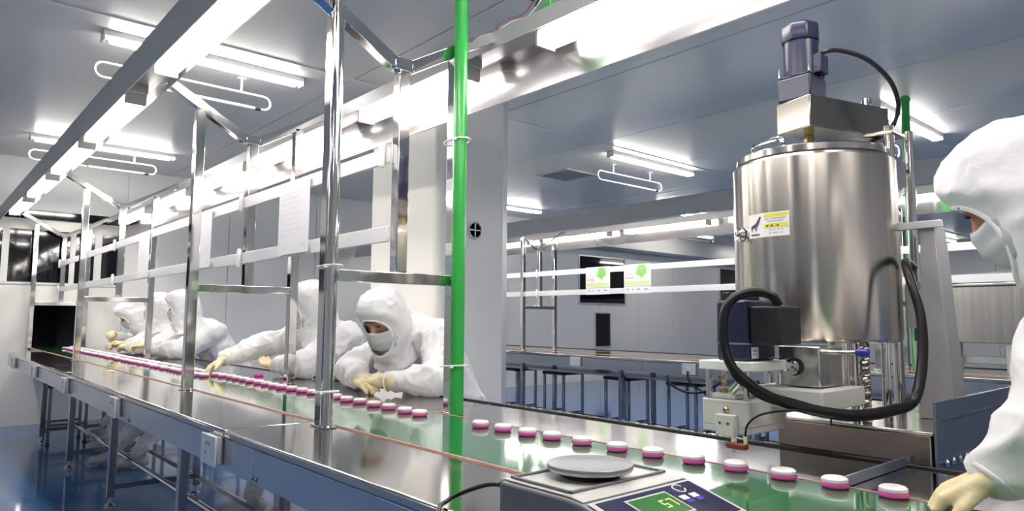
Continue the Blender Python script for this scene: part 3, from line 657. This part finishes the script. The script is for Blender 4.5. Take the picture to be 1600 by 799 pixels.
# second machine on the background line
o = thing('steel_hopper', (.9, 4.5, HT), 'brown-grey stainless box machine on the background line at far right', 'machine')
MB().box(.35, 1.45, 4.42, 4.78, .98, 1.36).build('body', 'steel_brushed', o, .006)
MB().box(.33, 1.47, 4.40, 4.80, 1.361, 1.378).build('lid', 'steel_brushed', o, .003)
MB().ellipsoid((.78, 4.55, 1.379), .05, .05, .022).build('dome', 'plastic_white', o)
for xx in (.40, .72, 1.40): MB().box(xx-.03, xx+.03, 4.44, 4.50, HT+.001, .979).build('post', 'frame_alu', o, .004)
MB().box(.35, 1.45, 4.52, 4.56, .84, .89).build('crossbar', 'frame_alu', o, .003)
MB().box(.82, .93, 4.42, 4.52, HT+.005, .93).build('motor', 'motor_black', o, .01)
o = thing('steel_bracket', (-1.0, 3.9, HT), 'small steel bracket arm standing on the background table edge', 'bracket')
MB().box(-1.01, -.98, 3.88, 3.91, HT+.001, .92).build('upright', 'frame_alu', o, .002); MB().box(-1.10, -.98, 3.88, 3.91, .921, .945).build('arm', 'frame_alu', o, .002)
o = thing('black_cable', (-1.2, 3.80, .65), 'black cable drooping from the right socket of the background table', 'cable')
MB().tube(spline([(-1.30, 3.775, .72), (-1.29, 3.76, .66), (-1.24, 3.76, .60), (-1.12, 3.78, .52), (-1.06, 3.80, .30), (-1.05, 3.80, .02)]), .008, 8).build('lead', 'cable_black', o)
MB().tube(spline([(-1.52, 3.80, .66), (-1.46, 3.76, .60), (-1.30, 3.75, .55), (-1.12, 3.75, .57), (-.98, 3.78, .66)]), .010, 8).build('loop', 'cable_black', o)
MB().box(-1.315, -1.285, 3.762, 3.7795, .712, .74).build('plug', 'plastic_white', o, .003)

# ------------------------------------------------------------------ digital scale in the foreground
sc = thing('digital_scale', (1.25, -.105, HT), 'grey digital scale with round pan and lit green display', 'scale')
YA, YB = -.232, .032
prof = [(1.105, HT+.006), (1.105, .846), (1.112, .853), (1.262, .853), (1.290, .850), (1.405, .818), (1.412, .810), (1.412, HT+.006)]
MB().prism(prof, 'y', YA, YB).build('body', 'scale_grey', sc, .006, 3)
top = [(1.110, .8535), (1.262, .8535), (1.288, .8505), (1.288, .8525), (1.262, .8565), (1.110, .8565)]
MB().prism(top, 'y', YA+.006, YB-.006).build('top_shell', 'scale_light', sc, .001, 1)
rm = MB(); x0, x1, y0, y1 = 1.118, 1.256, YA+.014, YB-.016
rm.box(x0, x1, y0, y0+.005, .857, .861).box(x0, x1, y1-.005, y1, .857, .861).box(x1-.005, x1, y0, y1, .857, .861).box(x0, x0+.005, y0, y1, .857, .861)
rm.build('tray_rim', 'scale_grey', sc, .001, 1)
MB().lathe([(.05, .857), (.052, .866)], (1.188, -.102, 0), 40).build('pan_support', 'motor_black', sc)
MB().lathe([(.066, .867), (.0712, .8685), (.0725, .872), (.0725, .8765), (.0715, .878), (.0700, .8775), (.01, .8775)], (1.188, -.102, 0), 64).build('pan', 'pan_steel', sc)
# sloped control panel
d = Vector((.115, 0, -.032)).normalized(); nrm = Vector((-d.z, 0, d.x)); org = Vector((1.292, 0, .8498))
PM = Matrix((Vector((0, 1, 0)), -d, nrm)).transposed().to_4x4(); PM.translation = org   # x along +Y, y up the slope, z out
def pbox(a, b, c, e, z0, z1, name, m, parent=None, bev=0.): return MB().box(a, b, -e, -c, z0, z1, PM).build(name, m, parent or sc, bev, 2, 35)
pbox(YA+.008, YB-.008, .002, .114, .0005, .0025, 'panel_bezel', 'scale_light', None, .001)
cp = pbox(YA+.018, YB-.016, .008, .108, .0026, .0034, 'control_panel', 'scale_panel')
pbox(-.165, -.066, .020, .082, .0035, .0045, 'display_frame', 'scale_light', cp); ld = pbox(-.161, -.070, .024, .078, .0046, .0050, 'display', 'lcd', cp)
def seg(ch, x, y, w, h, t=.0028):
    S = {'5': 'afgcd', '7': 'abc'}[ch]; q = MB()
    bx = {'a': (x, x+w, y, y+t), 'g': (x, x+w, y+h/2, y+h/2+t), 'd': (x, x+w, y+h-t, y+h), 'f': (x, x+t, y, y+h/2), 'b': (x+w-t, x+w, y, y+h/2), 'e': (x, x+t, y+h/2, y+h), 'c': (x+w-t, x+w, y+h/2, y+h)}
    for c in S: a, b, c_, e = bx[c]; q.box(a, b, -e, -c_, .0051, .0053, PM)
    q.build('digit', 'lcd_digit', ld, smooth=0)
seg('5', -.108, .040, .011, .021, .0022); seg('7', -.091, .040, .011, .021, .0022)
for a in (-.056, -.030):
    pbox(a, a+.016, .040, .052, .0035, .0044, 'key', 'plastic_white', cp, .001); pbox(a+.002, a+.018, .053, .061, .0035, .0038, 'key_label', 'scale_blue', cp)
rg = [PM @ Vector((-.030+.011*cos(a), -.022+.011*sin(a), .004)) for a in [pi*.1+1.8*pi*i/24 for i in range(25)]]
MB().tube(rg, .0012, 6).build('round_mark', 'plastic_white', cp)
for (a, b) in ((1.125, YA+.02), (1.125, YB-.02), (1.395, YA+.02), (1.395, YB-.02)): MB().lathe([(.012, 0), (.012, .0055)], (a, b, HT+.0005), 14).build('foot', 'rubber_black', sc)
MB().tube(spline([(1.106, -.205, .838), (1.085, -.205, .838), (1.05, -.209, .833), (1.01, -.218, .818), (.985, -.235, .803), (.985, -.255, .797), (1.0, -.275, .795), (1.02, -.30, .77), (1.03, -.31, .70)]), .0042, 8).build('power_lead', 'cable_black', sc)
MB().tube([(1.1045, -.205, .838), (1.082, -.205, .838)], .0075, 12).build('plug', 'cable_black', sc)

# ------------------------------------------------------------------ people
def bake(mb, voxel, smooth_it, name, m, parent, wr=0., wf=14., stretch=(1, 1, 1), seed=0):
    me = mb.mesh(name); o = bpy.data.objects.new(name, me); COL.objects.link(o)
    r = o.modifiers.new('r', 'REMESH'); r.mode = 'VOXEL'; r.voxel_size = voxel; r.use_smooth_shade = True
    s_ = o.modifiers.new('s', 'SMOOTH'); s_.iterations = smooth_it; s_.factor = .5
    dg = bpy.context.evaluated_depsgraph_get(); dg.update()
    nm = bpy.data.meshes.new_from_object(o.evaluated_get(dg)); bpy.data.objects.remove(o)
    if wr:
        off = Vector((seed*3.7, seed*1.9, seed*.7)); nv = []
        for v in nm.vertices:
            p = Vector((v.co.x*stretch[0], v.co.y*stretch[1], v.co.z*stretch[2]))
            q = p+.05*noise.noise_vector(p*6+off)
            a = noise.noise(q*wf+off); b = noise.noise(q*wf*.45+off*2); c = noise.noise(q*wf*2.1+off)
            h = (1-abs(a))**3-.45+.9*b+.35*((1-abs(c))**4-.3)
            nv.append(v.co+v.normal*(wr*h))
        for v, c in zip(nm.vertices, nv): v.co = c
    nm.materials.clear(); nm.materials.append(MATS[m]); nm.name = name
    nm.polygons.foreach_set('use_smooth', [True]*len(nm.polygons))
    o = bpy.data.objects.new(name, nm); COL.objects.link(o); o.parent = parent; o.matrix_parent_inverse = Matrix.Translation(-Vector(parent.location))
    return o
def hand(parent, wrist, direction, back, thumb_side, curl=(25, 35, 25), spread=.04, size=1., voxel=.0042, fl=(0, 0, 0, 0)):
    """gloved hand: palm and five bent fingers"""
    y = Vector(direction).normalized(); z = Vector(back); z = (z-y*z.dot(y)).normalized(); x = y.cross(z)*thumb_side
    M = Matrix((x, y, z)).transposed().to_4x4(); M.translation = Vector(wrist)
    q = MB(); S = size
    def P(a, b, c): return M @ Vector((a*S, b*S, c*S))
    q.capsule(P(0, -.045, 0), P(0, .01, 0), .031*S, .026*S)
    kn = [(.030, .082), (.010, .088), (-.010, .085), (-.028, .076)]; L = [.070, .078, .072, .056]
    for i, (kx, ky) in enumerate(kn):
        q.capsule(P(kx*.6, .005, 0), P(kx, ky, .002), .020*S, .0135*S)
        p = Vector((kx, ky, .002)); a = 0; sp = (kx/.03)*spread
        for k, (fr_, c) in enumerate(zip((.45, .31, .24), curl)):
            a += radians(c+fl[i]); dv = Vector((sin(sp)*cos(a), cos(sp)*cos(a), -sin(a)))*L[i]*fr_
            q.capsule(P(*p), P(*(p+dv)), (.0112-.0008*k)*S, (.0106-.0009*k)*S, 10, 3); p = p+dv
    q.capsule(P(.010, .012, -.004), P(.034, .040, -.010), .018*S, .013*S)
    q.capsule(P(.034, .040, -.010), P(.048, .064, -.018), .0125*S, .011*S, 10, 3); q.capsule(P(.048, .064, -.018), P(.050, .088, -.026), .0108*S, .009*S, 10, 3)
    return bake(q, voxel*S, 3, 'glove', 'glove_latex', parent, .0006, 60)
def head_set(parent, c, fwd, S=1., detail=True, seed=0, skin_only_eyes=True, tilt=0., flat=0.):
    f = Vector(fwd).normalized(); up = Vector((0, 0, 1)); up = (up-f*up.dot(f)).normalized(); r = f.cross(up)
    if tilt: q = Matrix.Rotation(tilt, 3, f); up = q @ up; r = q @ r
    M = Matrix((r, f, up)).transposed().to_4x4() @ Matrix.Diagonal((S, S, S, 1)); M.translation = Vector(c)
    def tr(mb): mb.v = [tuple(M @ Vector(p)) for p in mb.v]; return mb
    h = MB(); h.ellipsoid((0, -.005, .02), .074, .092, .098); h.ellipsoid((0, .018, -.045), .060, .070, .075)
    h.capsule((0, .086, .018), (0, .104, -.022), .010, .015); h.capsule((0, -.02, -.06), (0, -.045, -.16), .055, .055)
    h.capsule((-.028, .078, .034), (.028, .078, .034), .014, .014)
    for s_ in (-1, 1): h.ellipsoid((s_*.074, -.005, -.01), .010, .022, .032)
    hd_ = bake(tr(h), .006*S, 4, 'head', 'skin', parent)
    if detail:
        for s_ in (-1, 1):
            e = MB(); e.tube([(s_*x_, .094-.35*abs(x_-.033)**1.2-.004, .024+.10*abs(x_-.033)) for x_ in (.016, .022, .028, .034, .040, .047)], .0028, 6); tr(e).build('eyelid', 'hair_dark', hd_)
            e = MB(); e.tube([(s_*x_, .0905-.5*abs(x_-.028)**1.2, .043+.005*(1-abs(x_-.030)/.02)) for x_ in (.014, .020, .028, .036, .044, .050)], .0026, 6); tr(e).build('eyebrow', 'hair_dark', hd_)
    # mask over nose, mouth and chin
    n, k = 22, 12; vs = []; fs = []
    for j in range(k+1):
        t = j/k; z = -.008-.112*t
        for i in range(n+1):
            a = radians(-82+164*i/n); bul = .018*math.exp(-(a/.35)**2)*math.exp(-((t-.25)/.4)**2)
            rr = .088+.006*sin(t*pi)-(.030*max(0, t-.7)/.3*cos(a))+bul+.0018*sin(t*18)
            top_ = .012*math.exp(-(a/.3)**2)*(1-t)
            vs.append((rr*.90*sin(a), .008+rr*1.02*cos(a), z+top_))
    for j in range(k):
        for i in range(n): fs.append((j*(n+1)+i, j*(n+1)+i+1, (j+1)*(n+1)+i+1, (j+1)*(n+1)+i))
    mk = tr(MB().add(vs, fs)).build('face_mask', 'mask_cloth', parent, smooth=60); md = mk.modifiers.new('t', 'SOLIDIFY'); md.thickness = .003
    # hood with face opening
    prof = [(.152, .004, 0), (.150, .035, 0), (.142, .062, 0), (.126, .084, -.002), (.100, .100, -.004), (.07, .109, -.005), (.035, .113, -.006), (0, .114, -.007), (-.035, .112, -.009), (-.07, .106, -.012), (-.105, .099, -.016), (-.14, .096, -.022), (-.175, .102, -.030), (-.21, .118, -.038)]
    R = []
    for (a, b) in zip(prof, prof[1:]):
        for q in range(4): R.append(tuple(a[w_]+(b[w_]-a[w_])*q/4 for w_ in range(3)))
    R.append(prof[-1]); n = 72; vs = []; keep = []
    off = Vector((seed*5.1, seed*2.3, seed))
    def pos(z, rad, yo, a):
        e = math.sqrt((a/radians(56))**2+((z+.032)/.094)**2); k_ = min(1., max(0., (1.55-e)/.55)); k_ = k_*k_*(3-2*k_)
        if abs(a) < radians(95): rad = rad+(.0865-rad)*k_; yo = yo*(1-k_)
        x_ = rad*.94*sin(a); y_ = yo+rad*1.16*cos(a)
        p = Vector((x_, y_, z)); nn = Vector((sin(a), cos(a), .3)).normalized()
        q = p+.03*noise.noise_vector(p*9+off)
        hgt = (1-abs(noise.noise(q*15+off)))**3-.4+.8*noise.noise(q*8+off*2)
        return p+nn*((.0105-.007*k_)*hgt)
    for (z, rad, yo) in R:
        for i in range(n):
            a = 2*pi*i/n-pi
            vs.append(pos(z, rad, yo, a)); keep.append((a/radians(56))**2+((z+.032)/.094)**2 > 1)
    fs = []
    for j in range(len(R)-1):
        for i in range(n):
            q = (j*n+i, j*n+(i+1) % n, (j+1)*n+(i+1) % n, (j+1)*n+i)
            if sum(keep[w_] for w_ in q) >= 2: fs.append(q)
    vs.append(Vector((0, 0, .1525))); fs += [(len(vs)-1, (i+1) % n, i) for i in range(n)]
    hm = tr(MB().add(vs, fs)).build('hood', 'coverall', parent, smooth=80); md = hm.modifiers.new('t', 'SOLIDIFY'); md.thickness = .004
    def lookup(z):
        for a, b in zip(R, R[1:]):
            if a[0] >= z >= b[0]: t = (a[0]-z)/(a[0]-b[0]+1e-9); return a[1]+(b[1]-a[1])*t, a[2]+(b[2]-a[2])*t
        return R[-1][1:]
    rim = []
    for i in range(61):
        t = 2*pi*i/60; a = radians(56)*cos(t); z = -.032+.094*sin(t); rad, yo = lookup(z); rim.append(M @ pos(z, rad+.001, yo, a))
    MB().tube(rim, .0055*S, 8).build('hood_rim', 'coverall', hm)
    return hd_
def person(name, label, c, fwd, sh, el, wr, hips, knees, ankles, hands, seed, S=1., voxel=.009, tilt=0., bulk=1., shoes=True, stand=False):
    """sh/el/wr/knees/ankles: (their right, their left)"""
    o = thing('person', (hips[0], hips[1], 0), label, 'person', 'workers in white hooded coveralls')
    q = MB(); H = Vector(hips); SR, SL = Vector(sh[0]), Vector(sh[1]); mid = (SR+SL)/2; ax = (SL-SR).normalized()
    C = Vector(c); nb = mid+Vector((0, 0, .03)); b = bulk
    hr, hl = H-ax*.095, H+ax*.095
    q.capsule(hr, hl, .115*b, .115*b, 16); q.capsule(hr+Vector((0,0,.06)), mid-ax*.11, .115*b, .098*b, 16); q.capsule(hl+Vector((0,0,.06)), mid+ax*.11, .115*b, .098*b, 16)
    q.capsule(H, mid, .125*b, .115*b, 16); q.capsule(SR, SL, .072*b, .072*b, 16)
    q.capsule(mid, mid.lerp(C, .55), .085*b, .068*b, 16)
    for i in (0, 1):
        s_, e_, w_ = Vector(sh[i]), Vector(el[i]), Vector(wr[i])
        q.capsule(s_, e_, .088*b, .072*b, 14); q.capsule(e_, e_.lerp(w_, .5), .072*b, .066*b, 14); q.capsule(e_.lerp(w_, .45), w_, .066*b, .043*b, 14)
        hp = hr if i == 0 else hl
        q.capsule(hp, Vector(knees[i]), .100*b, .075, 14); q.capsule(Vector(knees[i]), Vector(ankles[i]), .074, .052, 14)
    bake(q, voxel, 4, 'body', 'coverall', o, .0185, 9, (1, 1, .8), seed)
    head_set(o, c, fwd, S, voxel < .013, seed, tilt=tilt)
    for i in (0, 1):
        hp = hands[i]
        if hp: hand(o, **hp)
        w_ = Vector(wr[i]); e_ = Vector(el[i]); d_ = (w_-e_).normalized()
        x_ = d_.cross(Vector((0, 0, 1)) if abs(d_.z) < .9 else Vector((0, 1, 0))).normalized(); y_ = d_.cross(x_)
        cen = w_+d_*.020
        MB().tube([cen+(x_*cos(t)+y_*sin(t))*.040 for t in [2*pi*k/20 for k in range(21)]], .0045, 6).build('cuff', 'coverall', o)
        a_ = Vector(ankles[i]); fw = Vector((fwd[0], fwd[1], 0)).normalized() if stand else Vector((-.15, -1, 0)).normalized()
        s2 = MB(); s2.capsule(a_+Vector((0, 0, -.02)), Vector((a_.x, a_.y, .065)), .046, .044); s2.capsule(Vector((a_.x, a_.y, .050))-fw*.03, Vector((a_.x, a_.y, .042))+fw*.15, .046, .036)
        s2.capsule(Vector((a_.x, a_.y, .060))+fw*.02, Vector((a_.x, a_.y, .045))+fw*.12, .044, .038)
        bake(s2, .009, 3, 'shoe', 'shoe_white', o, .004, 22, seed=seed+i)
    return o
# worker resting on folded arms
person('w', 'worker resting on folded arms beside the green pipe, face bowed over a mask', (-.745, .645, 1.105), (.36, -.78, -.50),
       ((-.955, .86, 1.02), (-.625, .875, 1.035)), ((-1.10, .68, .865), (-.43, .72, .868)), ((-.82, .565, .852), (-.595, .60, .850)),
       (-.80, 1.12, .565), ((-.93, .70, .485), (-.68, .70, .485)), ((-.93, .60, .13), (-.66, .60, .13)),
       (dict(wrist=(-.785, .553, .846), direction=(1, -.18, .0), back=(.0, -.55, .8), thumb_side=-1, curl=(24, 32, 24)),
        dict(wrist=(-.622, .578, .853), direction=(-1, -.22, .0), back=(-.1, -.5, 1), thumb_side=1, curl=(40, 46, 28))), 1)
# worker reaching over the belt
person('w', 'worker reaching one gloved hand to the belt behind the chrome pipe', (-1.69, .73, 1.175), (-.42, -.85, -.28),
       ((-1.93, .86, 1.02), (-1.58, .90, 1.02)), ((-2.16, .63, .945), (-1.56, .66, .87)), ((-2.125, .43, .885), (-1.86, .63, .848)),
       (-1.80, 1.13, .565), ((-1.93, .72, .50), (-1.67, .72, .50)), ((-2.02, .58, .13), (-1.70, .62, .13)),
       (dict(wrist=(-2.112, .408, .876), direction=(.14, -.80, -.42), back=(-.3, -.3, .9), thumb_side=-1, curl=(22, 28, 18)),
        dict(wrist=(-1.90, .625, .846), direction=(-1, -.10, .06), back=(.1, .1, -1), thumb_side=-1, curl=(14, 18, 14))), 2)
# two workers side by side
person('w', 'right one of two masked workers side by side at mid-left, looking left', (-3.975, .70, 1.19), (-.50, -.80, -.20),
       ((-4.15, .86, 1.01), (-3.82, .92, 1.0)), ((-4.20, .66, .87), (-3.85, .66, .86)), ((-4.28, .55, .875), (-4.08, .55, .856)),
       (-3.92, 1.12, .565), ((-4.05, .72, .50), (-3.80, .72, .50)), ((-4.05, .30, .13), (-3.80, .40, .13)),
       (dict(wrist=(-4.295, .535, .875), direction=(-.4, -.8, .1), back=(-.3, .3, .9), thumb_side=-1, curl=(35, 40, 25)),
        dict(wrist=(-4.105, .545, .862), direction=(-.9, -.3, .05), back=(.1, -.3, .9), thumb_side=1, curl=(30, 36, 24))), 3, voxel=.013)
person('w', 'left one of two masked workers side by side at mid-left, looking left', (-4.70, .70, 1.185), (-.50, -.82, -.16),
       ((-4.86, .86, 1.01), (-4.54, .90, 1.0)), ((-4.90, .66, .87), (-4.56, .66, .86)), ((-4.92, .53, .875), (-4.74, .52, .856)),
       (-4.62, 1.12, .565), ((-4.75, .72, .50), (-4.50, .72, .50)), ((-4.72, .40, .13), (-4.48, .46, .13)),
       (dict(wrist=(-4.93, .51, .875), direction=(-.2, -.9, .1), back=(-.3, .3, .9), thumb_side=-1, curl=(35, 40, 25)),
        dict(wrist=(-4.76, .505, .862), direction=(-.8, -.5, .05), back=(.1, -.3, .9), thumb_side=1, curl=(30, 36, 24))), 4, voxel=.013)
person('w', 'farthest worker at left leaning low over the belt with both gloved hands raised', (-5.26, .62, 1.135), (-.2, -.78, -.62),
       ((-5.40, .84, 1.0), (-5.10, .86, 1.0)), ((-5.42, .62, .87), (-5.02, .64, .87)), ((-5.20, .47, .93), (-5.03, .52, .865)),
       (-5.25, 1.07, .565), ((-5.38, .72, .50), (-5.12, .72, .50)), ((-5.38, .50, .13), (-5.12, .50, .13)),
       (dict(wrist=(-5.17, .46, .945), direction=(.75, -.5, .3), back=(-.2, -.4, .9), thumb_side=-1, curl=(35, 40, 25)),
        dict(wrist=(-5.03, .50, .868), direction=(-.5, -.8, .1), back=(.1, -.3, .9), thumb_side=1, curl=(30, 36, 24))), 5, voxel=.013)
# near worker at the right edge
person('w', 'near worker at the right edge leaning over the belt, seen from the side', (1.680, .505, 1.335), (-.95, .03, -.62),
       ((1.74, .585, 1.13), (1.97, .80, 1.10)), ((1.715, .50, .98), (2.05, .66, .95)), ((1.635, .455, .865), (1.92, .48, .86)),
       (1.98, 1.05, .84), ((1.86, .92, .46), (2.08, .98, .46)), ((1.86, 1.0, .11), (2.10, 1.06, .11)),
       (dict(wrist=(1.620, .448, .850), direction=(-.75, -.25, -.45), back=(-.5, -.2, .85), thumb_side=-1, curl=(28, 34, 22)),
        dict(wrist=(1.89, .42, .85), direction=(-.5, -.8, -.2), back=(0, -.2, 1), thumb_side=1)), 6, S=.94, stand=True)
